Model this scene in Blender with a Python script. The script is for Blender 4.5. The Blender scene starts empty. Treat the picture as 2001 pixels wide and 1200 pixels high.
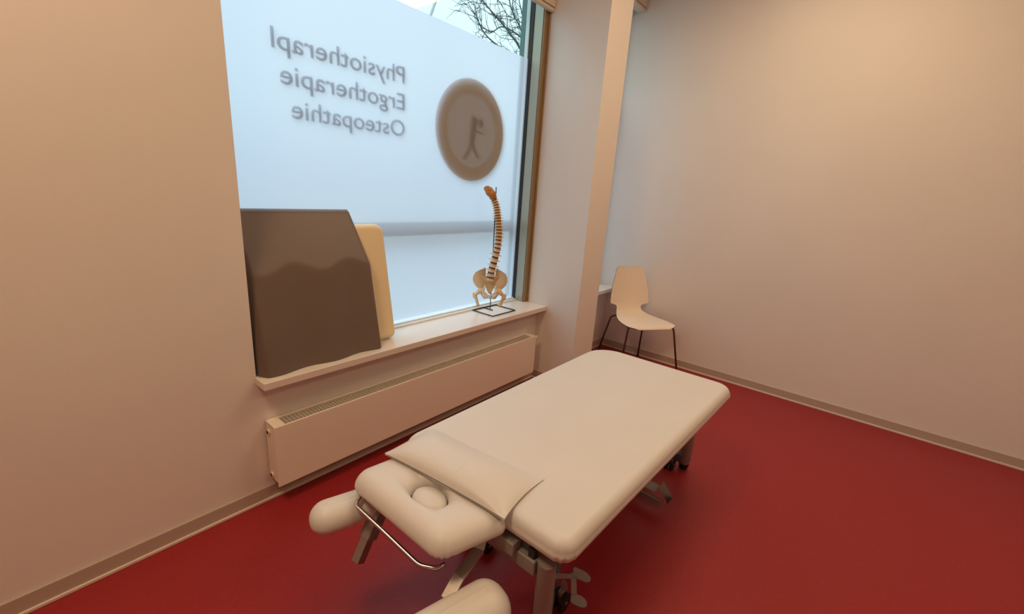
import bpy, bmesh, math, random
from mathutils import Vector, Matrix
random.seed(7)
S = bpy.context.scene
COL = S.collection
PI = math.pi

# ------------------------------------------------------------------ materials
def mat(name, color, rough=.5, metal=0., bump=0., bscale=60., mottle=0., mscale=6., spec=.5, coat=0., detail=4.):
    m = bpy.data.materials.new(name); m.use_nodes = True
    nt = m.node_tree; b = nt.nodes['Principled BSDF']
    b.inputs['Base Color'].default_value = (*color, 1)
    b.inputs['Roughness'].default_value = rough
    b.inputs['Metallic'].default_value = metal
    b.inputs['Specular IOR Level'].default_value = spec
    b.inputs['Coat Weight'].default_value = coat
    tc = nt.nodes.new('ShaderNodeTexCoord')
    if mottle:
        n = nt.nodes.new('ShaderNodeTexNoise'); n.inputs['Scale'].default_value = mscale; n.inputs['Detail'].default_value = detail
        nt.links.new(tc.outputs['Object'], n.inputs['Vector'])
        r = nt.nodes.new('ShaderNodeMapRange')
        r.inputs['From Min'].default_value = .3; r.inputs['From Max'].default_value = .7
        r.inputs['To Min'].default_value = 1 - mottle; r.inputs['To Max'].default_value = 1 + mottle
        nt.links.new(n.outputs['Fac'], r.inputs['Value'])
        h = nt.nodes.new('ShaderNodeHueSaturation'); h.inputs['Color'].default_value = (*color, 1)
        nt.links.new(r.outputs['Result'], h.inputs['Value'])
        nt.links.new(h.outputs['Color'], b.inputs['Base Color'])
    if bump:
        n2 = nt.nodes.new('ShaderNodeTexNoise'); n2.inputs['Scale'].default_value = bscale; n2.inputs['Detail'].default_value = 3
        nt.links.new(tc.outputs['Object'], n2.inputs['Vector'])
        bp = nt.nodes.new('ShaderNodeBump'); bp.inputs['Strength'].default_value = bump; bp.inputs['Distance'].default_value = .002
        nt.links.new(n2.outputs['Fac'], bp.inputs['Height'])
        nt.links.new(bp.outputs['Normal'], b.inputs['Normal'])
    return m

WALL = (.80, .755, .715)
def sticker_material(name, col, trans):
    m = bpy.data.materials.new(name); m.use_nodes = True
    nt = m.node_tree; nt.nodes.clear()
    o = nt.nodes.new('ShaderNodeOutputMaterial')
    d = nt.nodes.new('ShaderNodeBsdfDiffuse'); d.inputs['Color'].default_value = (*col, 1)
    t = nt.nodes.new('ShaderNodeBsdfTranslucent'); t.inputs['Color'].default_value = (*col, 1)
    x = nt.nodes.new('ShaderNodeMixShader'); x.inputs[0].default_value = trans
    nt.links.new(d.outputs[0], x.inputs[1]); nt.links.new(t.outputs[0], x.inputs[2])
    nt.links.new(x.outputs[0], o.inputs[0])
    return m

M = {
 'wall': mat('wall_paint', WALL, .75, bump=.12, bscale=180, mottle=.02, mscale=1.5),
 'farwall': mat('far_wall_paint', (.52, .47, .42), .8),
 'ceiling': mat('ceiling_paint', (.66, .62, .58), .85),
 'floor': mat('red_linoleum', (.31, .021, .025), .42, bump=.1, bscale=90, mottle=.08, mscale=55, spec=.35, detail=8),
 'baseboard': mat('baseboard_vinyl', (.50, .41, .34), .5),
 'strip': mat('baseboard_strip', (.74, .62, .54), .4),
 'sill': mat('sill_laminate', (.80, .73, .66), .22, mottle=.015, mscale=3),
 'alu': mat('window_aluminium', (.40, .39, .31), .34, metal=.45),
 'brownframe': mat('brown_frame', (.30, .19, .09), .45, metal=.2),
 'gasket': mat('black_gasket', (.012, .014, .016), .5),
 'lightframe': mat('silver_bead', (.84, .88, .90), .35),
 'teal': mat('spacer_strip', (.10, .22, .22), .4),
 'frame_low': mat('bottom_frame', (.78, .83, .86), .35),
 'vinyl': mat('cream_vinyl', (.70, .67, .65), .42, bump=.10, bscale=35, mottle=.015, mscale=4, spec=.4),
 'bolster': mat('bolster_vinyl', (.84, .69, .44), .45, bump=.1, bscale=30),
 'brown': mat('grey_brown_vinyl', (.165, .120, .098), .42, bump=.1, bscale=40, mottle=.03, mscale=5, spec=.4),
 'rad': mat('radiator_enamel', (.86, .76, .67), .3),
 'radshade': mat('radiator_inside_shade', (.05, .038, .028), .7),  # near-black colour stands in for the shade inside the radiator
 'chair': mat('chair_shell', (.92, .80, .66), .38, spec=.4),
 'chairedge': mat('chair_edge', (.16, .10, .07), .5),
 'chairleg': mat('chair_tube', (.13, .085, .08), .35, metal=.6),
 'steel': mat('brushed_steel', (.42, .38, .36), .36, metal=.85, bump=.05, bscale=80),
 'chrome': mat('chrome', (.62, .58, .58), .2, metal=1.),
 'greypaint': mat('grey_powder_coat', (.30, .27, .26), .42, metal=.2),
 'darkpaint': mat('dark_grey_coat', (.11, .10, .10), .5),
 'black': mat('black_plastic', (.012, .012, .013), .45),
 'bone': mat('bone_plastic', (.70, .47, .24), .42, mottle=.08, mscale=25),
 'bonelight': mat('pale_bone', (.74, .58, .38), .42, mottle=.06, mscale=20),
 'skull': mat('orange_bone', (.50, .20, .04), .45, mottle=.25, mscale=60),
 'disc': mat('disc_rubber', (.13, .055, .03), .5),
 'cartilage': mat('white_cartilage', (.75, .72, .66), .4, mottle=.2, mscale=80),
 'rod': mat('dark_rod', (.045, .045, .05), .3, metal=.8),
 'letter': sticker_material('grey_lettering', (.30, .40, .52), .6),
 'bark': mat('bark', (.055, .075, .075), .9),
 'asphalt': mat('street', (.17, .18, .18), .9, mottle=.1),
 'blind': mat('blind_box', (.72, .62, .50), .5),
 'blinddark': mat('blind_groove', (.03, .025, .02), .6),
 'rail': mat('rail_paint', (.085, .07, .065), .5),
}

def film_material():
    m = bpy.data.materials.new('frosted_film'); m.use_nodes = True
    nt = m.node_tree; nt.nodes.clear()
    o = nt.nodes.new('ShaderNodeOutputMaterial')
    t = nt.nodes.new('ShaderNodeBsdfTranslucent'); t.inputs['Color'].default_value = (.60, .725, .865, 1)
    r = nt.nodes.new('ShaderNodeBsdfRefraction'); r.inputs['Color'].default_value = (.92, .97, 1., 1)
    r.inputs['IOR'].default_value = 1.12; r.inputs['Roughness'].default_value = .75
    d = nt.nodes.new('ShaderNodeBsdfDiffuse'); d.inputs['Color'].default_value = (.80, .82, .82, 1)
    a = nt.nodes.new('ShaderNodeMixShader'); a.inputs[0].default_value = .38
    b = nt.nodes.new('ShaderNodeMixShader'); b.inputs[0].default_value = .22
    nt.links.new(t.outputs[0], a.inputs[1]); nt.links.new(r.outputs[0], a.inputs[2])
    nt.links.new(a.outputs[0], b.inputs[1]); nt.links.new(d.outputs[0], b.inputs[2])
    nt.links.new(b.outputs[0], o.inputs[0])
    return m

def glass_material():
    m = bpy.data.materials.new('clear_glass'); m.use_nodes = True
    nt = m.node_tree; nt.nodes.clear()
    o = nt.nodes.new('ShaderNodeOutputMaterial')
    t = nt.nodes.new('ShaderNodeBsdfTransparent'); t.inputs['Color'].default_value = (.93, 1, .99, 1)
    g = nt.nodes.new('ShaderNodeBsdfGlossy'); g.inputs['Roughness'].default_value = .02
    x = nt.nodes.new('ShaderNodeMixShader'); x.inputs[0].default_value = .06
    nt.links.new(t.outputs[0], x.inputs[1]); nt.links.new(g.outputs[0], x.inputs[2])
    nt.links.new(x.outputs[0], o.inputs[0])
    return m

M['film'] = film_material(); M['glass'] = glass_material()
M['stick_ring'] = sticker_material('sticker_ring', (.58, .40, .25), .30)
M['stick_mid'] = sticker_material('sticker_middle', (.62, .54, .50), .40)
M['stick_fig'] = sticker_material('sticker_figure', (.16, .11, .10), .1)

# ------------------------------------------------------------------ helpers
def link(name, me, m=None, parent=None, smooth=False):
    o = bpy.data.objects.new(name, me); COL.objects.link(o)
    if m is not None: me.materials.append(m)
    if smooth:
        for p in me.polygons: p.use_smooth = True
    if parent is not None: o.parent = parent
    return o

def obj(name, bm, m=None, parent=None, smooth=False, angle=None):
    me = bpy.data.meshes.new(name)
    bmesh.ops.recalc_face_normals(bm, faces=bm.faces)
    bm.to_mesh(me); bm.free()
    o = link(name, me, m, parent, smooth or angle is not None)
    if angle is not None:
        me.set_sharp_from_angle(angle=math.radians(angle))
    return o

def tag(o, label, cat, group=None):
    o['label'] = label; o['category'] = cat
    if group: o['group'] = group
    return o

def struct(name, bm, m, parent=None, **k):
    o = obj(name, bm, m, parent, **k)
    if parent is None: o['kind'] = 'structure'
    return o

def empty(name, loc, rz=0):
    o = bpy.data.objects.new(name, None); COL.objects.link(o)
    o.location = loc; o.rotation_euler = (0, 0, rz); o.empty_display_size = .1
    return o

def BM(): return bmesh.new()

def box(bm, x0, x1, y0, y1, z0, z1, mtx=None, bev=0, seg=2):
    r = bmesh.ops.create_cube(bm, size=1)
    vs = r['verts']
    for v in vs:
        v.co = Vector(((x0 + x1) / 2 + v.co.x * (x1 - x0), (y0 + y1) / 2 + v.co.y * (y1 - y0), (z0 + z1) / 2 + v.co.z * (z1 - z0)))
    if bev:
        es = list({e for v in vs for e in v.link_edges})
        rr = bmesh.ops.bevel(bm, geom=es, offset=bev, segments=seg, profile=.5, affect='EDGES')
        vs = list({v for f in rr['faces'] for v in f.verts} | {v for v in vs if v.is_valid})
    if mtx is not None:
        for v in vs: v.co = mtx @ v.co
    return vs

def frame_dir(d):
    d = d.normalized()
    up = Vector((0, 0, 1)) if abs(d.z) < .95 else Vector((1, 0, 0))
    a = d.cross(up).normalized(); b = d.cross(a).normalized()
    return a, b

def tube(bm, pts, r, n=10, caps=True):
    """tube through points; r is a number or a list"""
    pts = [Vector(p) for p in pts]
    rs = r if isinstance(r, (list, tuple)) else [r] * len(pts)
    rings = []; pa = None
    for i, p in enumerate(pts):
        d = (pts[min(i + 1, len(pts) - 1)] - pts[max(i - 1, 0)])
        if pa is None: a, b = frame_dir(d)
        else:
            dn = d.normalized(); a = (pa - dn * pa.dot(dn)).normalized(); b = dn.cross(a).normalized()
        pa = a
        rings.append([bm.verts.new(p + (a * math.cos(2 * PI * k / n) + b * math.sin(2 * PI * k / n)) * rs[i]) for k in range(n)])
    for i in range(len(rings) - 1):
        for k in range(n):
            bm.faces.new((rings[i][k], rings[i][(k + 1) % n], rings[i + 1][(k + 1) % n], rings[i + 1][k]))
    if caps:
        bm.faces.new(rings[0][::-1]); bm.faces.new(rings[-1])

def smooth_path(pts, sub=6):
    pts = [Vector(p) for p in pts]; out = []
    P = [pts[0] * 2 - pts[1]] + pts + [pts[-1] * 2 - pts[-2]]
    for i in range(1, len(P) - 2):
        for k in range(sub):
            t = k / sub
            p0, p1, p2, p3 = P[i - 1], P[i], P[i + 1], P[i + 2]
            out.append(.5 * ((2 * p1) + (-p0 + p2) * t + (2 * p0 - 5 * p1 + 4 * p2 - p3) * t * t + (-p0 + 3 * p1 - 3 * p2 + p3) * t ** 3))
    out.append(pts[-1]); return out

def arc_path(pts, rad=.03, n=6):
    """polyline with rounded corners"""
    pts = [Vector(p) for p in pts]; out = [pts[0]]
    for i in range(1, len(pts) - 1):
        a, b, c = pts[i - 1], pts[i], pts[i + 1]
        u = (a - b); v = (c - b); r = min(rad, u.length * .45, v.length * .45)
        s = b + u.normalized() * r; e = b + v.normalized() * r
        for k in range(n + 1):
            t = k / n; out.append(s * (1 - t) ** 2 + b * 2 * t * (1 - t) + e * t * t)
    out.append(pts[-1]); return out

def beam(bm, a, b, w, h, bev=0):
    """rectangular bar from a to b, w sideways (horizontal), h the other way"""
    a = Vector(a); b = Vector(b); d = (b - a); L = d.length; d.normalize()
    up = Vector((0, 0, 1)) if abs(d.z) < .98 else Vector((1, 0, 0))
    s = d.cross(up).normalized(); u = s.cross(d).normalized()
    m = Matrix((s, d, u)).transposed().to_4x4(); m.translation = a
    return box(bm, -w / 2, w / 2, 0, L, -h / 2, h / 2, m, bev)

def rounded_outline(corners, radii, per=8, edge=6):
    """closed outline of a convex polygon (counter-clockwise) with rounded corners, fixed point count"""
    n = len(corners); out = []
    C = [Vector(c) for c in corners]
    for i in range(n):
        a, b, c = C[i - 1], C[i], C[(i + 1) % n]
        u = (a - b).normalized(); v = (c - b).normalized()
        ang = u.angle(v); r = max(radii[i], 1e-4); t = r / math.tan(ang / 2)
        s = b + u * t; e = b + v * t
        o = b + (u + v).normalized() * (r / math.sin(ang / 2))
        a0 = math.atan2((s - o).y, (s - o).x); a1 = math.atan2((e - o).y, (e - o).x)
        while a1 < a0: a1 += 2 * PI
        for k in range(per + 1):
            th = a0 + (a1 - a0) * k / per
            out.append((Vector((o.x + r * math.cos(th), o.y + r * math.sin(th))), i))
        # points on the straight edge towards the next corner
        a2, b2, c2 = b, c, C[(i + 2) % n]
        u2 = (a2 - b2).normalized(); v2 = (c2 - b2).normalized(); ang2 = u2.angle(v2)
        r2 = max(radii[(i + 1) % n], 1e-4); t2 = r2 / math.tan(ang2 / 2)
        s2 = b2 + u2 * t2
        for k in range(1, edge):
            out.append((e.lerp(s2, k / edge), -1))
    return out

def inset_poly(corners, d):
    C = [Vector(c) for c in corners]; n = len(C); out = []
    for i in range(n):
        a, b, c = C[i - 1], C[i], C[(i + 1) % n]
        u = (a - b).normalized(); v = (c - b).normalized(); ang = u.angle(v)
        out.append(b + (u + v).normalized() * (d / math.sin(ang / 2)))
    return out

def cushion(corners, radii, z0, z1, er, dome=.004, wr=0.0, bulge=0.0, er_low=None, wcorners=(), fn=None):
    """upholstered pad: convex outline, rounded edges, slightly domed top, gathered wrinkles at some corners"""
    bm = BM(); h = z1 - z0; el = er_low if er_low else er * .6
    prof = []
    for k in range(5): t = k / 4 * PI / 2; prof.append((el * (1 - math.sin(t)), z0 + el * (1 - math.cos(t))))
    ez = min(er, h - el - .003); zz0, zz1 = z0 + el, z1 - ez
    if zz1 > zz0 + .002:
        for k in range(1, 4): prof.append((-bulge * math.sin(PI * k / 4), zz0 + (zz1 - zz0) * k / 4))
    for k in range(9): t = k / 8 * PI / 2; prof.append((er * (1 - math.cos(t)), zz1 + ez * math.sin(t)))
    rings = []
    for (d, z) in prof:
        cs = inset_poly(corners, d) if abs(d) > 1e-6 else [Vector(c) for c in corners]
        o = rounded_outline(cs, [max(r - d, .004) for r in radii])
        ring = []
        N = len(o); cen = sum((p for p, _ in o), Vector((0, 0))) / N
        for j, (p, ci) in enumerate(o):
            q = p.copy(); zo = z
            if wr and ci in wcorners:
                w = wr * max(0, 1 - abs(z - (z0 + h * .3)) / (h * .75))
                q += (q - cen).normalized() * w * math.sin(j * 2.6)
            ring.append(Vector((q.x, q.y, zo)))
        rings.append(ring)
    # top interior
    last = prof[-1][0]
    mind = min((Vector(corners[i]) - Vector(corners[i - 1])).length for i in range(len(corners)))
    top_in = mind * .42
    for k in range(1, 9):
        f = k / 8; d = last + (max(top_in, last + .004) - last) * f
        cs = inset_poly(corners, d)
        o = rounded_outline(cs, [max(r - d, .004) for r in radii])
        rings.append([Vector((p.x, p.y, z1 + dome * math.sin(f * PI / 2))) for p, _ in o])
    V = [[bm.verts.new(fn(c) if fn else c) for c in ring] for ring in rings]
    n = len(V[0])
    for i in range(len(V) - 1):
        for k in range(n):
            bm.faces.new((V[i][k], V[i][(k + 1) % n], V[i + 1][(k + 1) % n], V[i + 1][k]))
    bm.faces.new(V[0][::-1]); bm.faces.new(V[-1])
    return bm

def grid_surface(bm, rows, close=False):
    V = [[bm.verts.new(p) for p in r] for r in rows]
    for i in range(len(V) - 1):
        for k in range(len(V[0]) - 1):
            bm.faces.new((V[i][k], V[i][k + 1], V[i + 1][k + 1], V[i + 1][k]))
    return V

def ellipsoid(bm, c, r, mtx=None, u=12, v=8):
    res = bmesh.ops.create_uvsphere(bm, u_segments=u, v_segments=v, radius=1)
    for w in res['verts']:
        p = Vector((w.co.x * r[0], w.co.y * r[1], w.co.z * r[2]))
        if mtx is not None: p = mtx @ p
        w.co = p + Vector(c)

# ------------------------------------------------------------------ room shell
YW, XB, ZC = 1.942, 3.972, 3.30       # window wall, end wall, ceiling
XL, YR = -2.2, -3.2
GY = 2.16                              # glass plane
PX0, PX1, PY = 2.760, 3.055, 1.57      # pillar
W1, W2 = .672, PX0                     # first window niche
SZ = .632                              # sill top

b = BM(); box(b, XL - .2, XB + .2, YR - .2, YW + .001, -.12, 0); struct('floor', b, M['floor'])
b = BM(); box(b, XL - .2, XB + .2, YR - .2, YW + .5, ZC, ZC + .12); struct('ceiling', b, M['ceiling'])
b = BM()
box(b, XL - .2, W1, YW, YW + .30, 0, ZC)
box(b, W1, W2, YW, YW + .30, 0, SZ - .035)
box(b, PX1, XB, YW, YW + .30, 0, SZ - .035)
box(b, W1, W2, YW + .14, YW + .30, 2.92, ZC)
box(b, PX1, XB, YW + .14, YW + .30, 3.12, ZC)
struct('wall_left', b, M['wall'])
b = BM(); box(b, PX0, PX1, PY, YW + .30, 0, ZC); struct('wall_pillar', b, M['wall'])
b = BM(); box(b, XB, XB + .2, YR - .2, YW + .30, 0, ZC); struct('wall_back', b, M['wall'])
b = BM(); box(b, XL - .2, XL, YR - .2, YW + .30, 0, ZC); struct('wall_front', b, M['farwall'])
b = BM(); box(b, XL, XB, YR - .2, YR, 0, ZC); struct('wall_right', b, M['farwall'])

def baseboard(name, segs):
    bm = BM(); s = BM()
    for (x0, y0, x1, y1, nx, ny) in segs:
        lo = (min(x0, x1), min(y0, y1)); hi = (max(x0, x1), max(y0, y1))
        t = .009
        X0 = lo[0] + min(nx * t, 0); X1 = hi[0] + max(nx * t, 0); Y0 = lo[1] + min(ny * t, 0); Y1 = hi[1] + max(ny * t, 0)
        box(bm, X0, X1, Y0, Y1, .0, .074, bev=.003)
        t = .016
        X0 = lo[0] + min(nx * t, 0); X1 = hi[0] + max(nx * t, 0); Y0 = lo[1] + min(ny * t, 0); Y1 = hi[1] + max(ny * t, 0)
        box(s, X0, X1, Y0, Y1, 0, .014, bev=.003)
    o = struct(name, bm, M['baseboard'])
    obj('floor_strip', s, M['strip'], o)
    return o
baseboard('baseboard_left', [(XL, YW, PX0, YW, 0, -1), (PX1, YW, XB, YW, 0, -1)])
baseboard('baseboard_pillar', [(PX0, PY, PX0, YW - .01, -1, 0), (PX0 - .009, PY, PX1, PY, 0, -1)])
baseboard('baseboard_back', [(XB, YR, XB, YW - .017, -1, 0)])

# ---- windows
def window(name, x0, x1, zt, zfilm):
    w = empty(name, ((x0 + x1) / 2, GY, SZ)); w['kind'] = 'structure'
    w.matrix_world = Matrix.Translation(((x0 + x1) / 2, GY, SZ))
    inv = Matrix.Translation((-(x0 + x1) / 2, -GY, -SZ))
    def part(nm, bm, m, parent=None, **k):
        if parent is None:
            bm.transform(inv); return obj(nm, bm, m, w, **k)
        bm.transform(inv); return obj(nm, bm, m, parent, **k)
    # fixed frame: bottom rail, right jamb made of gasket, bead, metal reveal and brown cover
    bm = BM()
    box(bm, x0, x1, 2.118, 2.20, SZ - .03, SZ + .012, bev=.002)
    box(bm, x0, x1, 2.14, 2.20, SZ + .012, SZ + .022, bev=.002)
    box(bm, x0, x1, 2.12, 2.20, zt - .04, zt, bev=.002)
    box(bm, x0, x0 + .04, 2.12, 2.20, SZ, zt, bev=.002)
    fr = part('window_frame', bm, M['frame_low'])
    return w, part, fr

w1, part, fr = window('window_1', W1, W2, 2.92, 2.407)
j = W2 - .056                                                  # inner face of the right jamb
bm = BM(); box(bm, j, W2 - .004, 2.058, 2.24, SZ, 2.92); part('jamb', bm, M['alu'], None)
bm = BM(); box(bm, j + .004, W2 - .0005, 2.044, 2.0575, SZ, 2.92, bev=.002); box(bm, W2 - .014, W2 - .0005, 2.034, 2.046, SZ, 2.92, bev=.002); part('jamb_cover', bm, M['brownframe'])
bm = BM(); box(bm, j - .006, j + .001, 2.134, 2.159, SZ + .012, 2.89); part('gasket', bm, M['gasket'])
bm = BM(); box(bm, j - .012, j - .001, 2.166, 2.198, SZ + .022, 2.89, bev=.002); part('glazing_bead', bm, M['lightframe'])
bm = BM(); box(bm, j - .013, j - .001, 2.199, 2.240, SZ + .022, 2.89); part('spacer', bm, M['teal'])
bm = BM(); box(bm, W1 + .02, j - .01, 2.162, 2.166, SZ + .01, 2.90); 
gl = part('glass_pane', bm, M['glass'])
bm = BM()
v = [bm.verts.new(c) for c in ((W1 + .02, GY, SZ + .015), (j - .001, GY, SZ + .015), (j - .001, GY, 2.407), (W1 + .02, GY, 2.407))]
bm.faces.new(v)
part('privacy_film', bm, M['film'])
# the pane stands only above the film (film and pane are one sheet below it)
gl.data.clear_geometry(); bm = BM(); box(bm, W1 + .02, j - .001, 2.160, 2.164, 2.407, 2.90)
bm.transform(Matrix.Translation((-(W1 + W2) / 2, -GY, -SZ))); bm.to_mesh(gl.data); bm.free()
bm = BM()
box(bm, W1 - .004, W2 - .0005, 1.850, 2.118, SZ - .035, SZ, bev=.003)
part('window_sill', bm, M['sill'])

w2, part, fr = window('window_2', PX1, XB, 3.12, 0)
fr.data.clear_geometry(); bm = BM()
for a in ((PX1, XB, 2.075, 2.13, SZ - .03, SZ + .045), (PX1, XB, 2.075, 2.13, 3.06, 3.12), (PX1, PX1 + .05, 2.075, 2.13, SZ, 3.12), (XB - .045, XB, 2.075, 2.13, SZ, 3.12)):
    box(bm, *a, bev=.002)
bm.transform(Matrix.Translation((-(PX1 + XB) / 2, -GY, -SZ))); bm.to_mesh(fr.data); bm.free()
fr.data.materials[0] = M['gasket']
bm = BM(); box(bm, PX1 + .05, XB - .045, 2.10, 2.106, 2.40, 3.07); part('glass_pane', bm, M['glass'])
bm = BM(); bm.faces.new([bm.verts.new(c) for c in ((PX1 + .05, 2.10, SZ + .04), (XB - .045, 2.10, SZ + .04), (XB - .045, 2.10, 2.40), (PX1 + .05, 2.10, 2.40))]); part('privacy_film', bm, M['film'])
bm = BM(); box(bm, PX1 + .0005, XB - .0005, 1.850, 2.078, SZ - .035, SZ, bev=.003); part('window_sill', bm, M['sill'])

# ---- blinds rolled up in their boxes
def blind(name, x0, x1, y0, y1, z, label):
    t = empty(name, ((x0 + x1) / 2, (y0 + y1) / 2, z)); L = (x1 - x0) / 2; D = (y1 - y0) / 2
    bm = BM(); box(bm, -L, L, -D, D, .026, .16, bev=.004); obj('blind_box', bm, M['blind'], t)
    bm = BM(); box(bm, -L, L, -D + .006, D - .006, 0, .022, bev=.004); obj('bottom_rail', bm, M['blind'], t)
    bm = BM(); box(bm, -L + .002, L - .002, -D + .012, D - .012, .02, .028); obj('groove', bm, M['blinddark'], t)
    return tag(t, label, 'blind')
blind('roller_blind', W1 + .003, W2 - .003, 2.00, 2.045, 2.695, 'rolled-up cream blind at the top of the frosted lettered window')
blind('roller_blind', PX1 + .003, XB - .003, 1.905, 1.995, 3.055, 'rolled-up cream blind high in the corner between pillar and plain wall')

# ---- sign writing on the outer side of the glass (reads mirrored from inside)
def lettering(text, xr, width, zb, caph, label):
    cu = bpy.data.curves.new('sign_text', 'FONT'); cu.body = text; cu.size = 1; cu.offset = .008; cu.resolution_u = 4
    tmp = bpy.data.objects.new('sign_text', cu); COL.objects.link(tmp)
    bpy.context.view_layer.update()
    me = bpy.data.meshes.new_from_object(tmp.evaluated_get(bpy.context.evaluated_depsgraph_get()))
    bpy.data.objects.remove(tmp)
    xs = [v.co.x for v in me.vertices]; x0, x1 = min(xs), max(xs)
    # cap height: tallest point of the first letter
    fl = [v.co.y for v in me.vertices if v.co.x < x0 + .45]
    cap = max(fl)
    bm = BM(); bm.from_mesh(me)
    for v in bm.verts:
        v.co = Vector((-(v.co.x - x0) * width / (x1 - x0), 0, v.co.y * caph / cap))
    r = bmesh.ops.extrude_face_region(bm, geom=bm.faces[:])
    for v in [g for g in r['geom'] if isinstance(g, bmesh.types.BMVert)]: v.co.y += .001
    o = obj('window_lettering', bm, M['letter'])
    o.location = (xr, GY + .013, zb)
    tag(o, label, 'lettering', 'lines of lettering on the frosted window')
lettering('Physiotherapl', 1.633, .700, 2.026, .082, 'top line of grey mirrored lettering on the frosted window, starting Physio')
lettering('Ergotherapie', 1.633, .671, 1.889, .083, 'middle line of grey mirrored lettering on the frosted window, reading Ergotherapie')
lettering('Osteopathie', 1.634, .631, 1.751, .083, 'bottom line of grey mirrored lettering on the frosted window, reading Osteopathie')

def disc(bm, c, r, y0, y1, r0=0, n=72):
    rings = []
    for (rr, y) in ((r0, y0), (r, y0), (r, y1), (r0, y1)):
        rings.append([bm.verts.new((c[0] + rr * math.cos(2 * PI * k / n), y, c[1] + rr * math.sin(2 * PI * k / n))) for k in range(n)] if rr > 0 else None)
    if r0 > 0:
        for a, b_ in ((0, 1), (1, 2), (2, 3), (3, 0)):
            for k in range(n): bm.faces.new((rings[a][k], rings[a][(k + 1) % n], rings[b_][(k + 1) % n], rings[b_][k]))
    else:
        bm.faces.new(rings[1]); bm.faces.new(rings[2][::-1])
        for k in range(n): bm.faces.new((rings[1][k], rings[1][(k + 1) % n], rings[2][(k + 1) % n], rings[2][k]))
SG = (2.178, GY + .020, 1.852)
sg = empty('round_sign', SG)
bm = BM(); disc(bm, (0, 0), .314, 0, .0015, r0=.225); obj('outer_ring', bm, M['stick_ring'], sg)
bm = BM(); disc(bm, (0, 0), .225, 0, .0015); obj('inner_disc', bm, M['stick_mid'], sg)
bm = BM()
for pts, r in (([(.02, -.0035, .09), (.005, -.0035, .02), (.0, -.0035, -.05)], .026), ([(0, -.0035, -.04), (-.025, -.0035, -.12), (-.07, -.0035, -.18)], .013),
               ([(0, -.0035, -.04), (.02, -.0035, -.11), (.07, -.0035, -.165)], .012), ([(.01, -.0035, .03), (.05, -.0035, .0), (.10, -.0035, 0.0)], .007)):
    for a, c in zip(pts[:-1], pts[1:]):
        a = Vector(a); c = Vector(c); d = (c - a).normalized(); s = Vector((d.z, 0, -d.x)) * r
        vs = [bm.verts.new(p) for p in (a - s, a + s, c + s, c - s)]; bm.faces.new(vs)
ring = [bm.verts.new((.075 + .026 * math.cos(t * PI / 10), -.0035, .06 + .026 * math.sin(t * PI / 10))) for t in range(20)]; bm.faces.new(ring)
obj('figure_emblem', bm, M['stick_fig'], sg)
tag(sg, 'round brown logo disc with faint figure, shown through the frosted window', 'sign')

# ------------------------------------------------------------------ radiator
RX0, RX1, RY0, RY1, RZ0, RZ1 = .690, 2.640, 1.843, 1.939, .108, .415
rd = empty('radiator', ((RX0 + RX1) / 2, (RY0 + RY1) / 2, RZ0))
RO = Vector(rd.location)
def rp(nm, bm, m, **k):
    bm.transform(Matrix.Translation(-RO)); return obj(nm, bm, m, rd, **k)
bm = BM(); box(bm, RX0, RX1, RY0, RY0 + .009, RZ0, RZ1 - .001, bev=.003); rp('front_panel', bm, M['rad'])
bm = BM(); box(bm, RX0 + .01, RX1 - .01, RY1 - .014, RY1, RZ0 + .01, RZ1, bev=.003); rp('back_panel', bm, M['rad'])
bm = BM()
box(bm, RX0 + .002, RX0 + .006, RY0 + .009, RY1 - .002, RZ0 + .02, RZ1 - .004)
box(bm, RX0 + .002, RX0 + .052, RY0 + .009, RY1 - .002, RZ1 - .006, RZ1 - .002); rp('side_panel', bm, M['rad'])
bm = BM()
box(bm, RX1 - .006, RX1 - .002, RY0 + .009, RY1 - .002, RZ0 + .02, RZ1 - .004)
box(bm, RX1 - .045, RX1 - .002, RY0 + .009, RY1 - .002, RZ1 - .006, RZ1 - .002); rp('side_panel', bm, M['rad'])
bm = BM()
gx0, gx1 = RX0 + .052, RX1 - .045; gy0, gy1 = RY0 + .010, RY1 - .016
for k in range(7):
    y = gy0 + (gy1 - gy0) * k / 6; box(bm, gx0, gx1, y - .0010, y + .0010, RZ1 - .0045, RZ1 - .002)
n = 110
for k in range(n + 1):
    x = gx0 + (gx1 - gx0) * k / n; box(bm, x - .0010, x + .0010, gy0, gy1, RZ1 - .0045, RZ1 - .004)
rp('top_grille', bm, M['rad'])
bm = BM()
for k in range(90):
    x = RX0 + .02 + (RX1 - RX0 - .04) * k / 89; box(bm, x - .0095, x + .0095, RY0 + .010, RY1 - .016, RZ0 + .02, RZ1 - .009)
rp('shaded_convector_fins', bm, M['radshade'])  # fins thickened to a near-solid block, shade painted into their dark colour
for z in (RZ1 - .045, RZ0 + .04):
    bm = BM(); tube(bm, [(RX0 + .004, RY0 + .062, z), (RX0 - .005, RY0 + .062, z)], .013, 14)
    p = rp('plug', bm, M['rad']); 
    bm = BM(); tube(bm, [(RX0 - .0045, RY0 + .062, z), (RX0 - .0065, RY0 + .062, z)], .0085, 10)
    bm.transform(Matrix.Translation(-RO)); obj('plug_hole', bm, M['radshade'], p)  # hole drawn as a disc in the painted shade colour
bm = BM(); tube(bm, [(RX1 - .004, RY0 + .012, RZ1 - .016), (RX1 + .022, RY0 + .012, RZ1 - .016)], .010, 12); rp('vent_plug', bm, M['rad'])
for x in (1.0, 1.7, 2.4):
    bm = BM(); box(bm, x - .015, x + .015, RY1 - .003, YW - .0, RZ0 + .03, RZ1 - .03); rp('wall_bracket', bm, M['rad'])
tag(rd, 'long low white panel radiator with top grille under the window sill', 'radiator')

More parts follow.
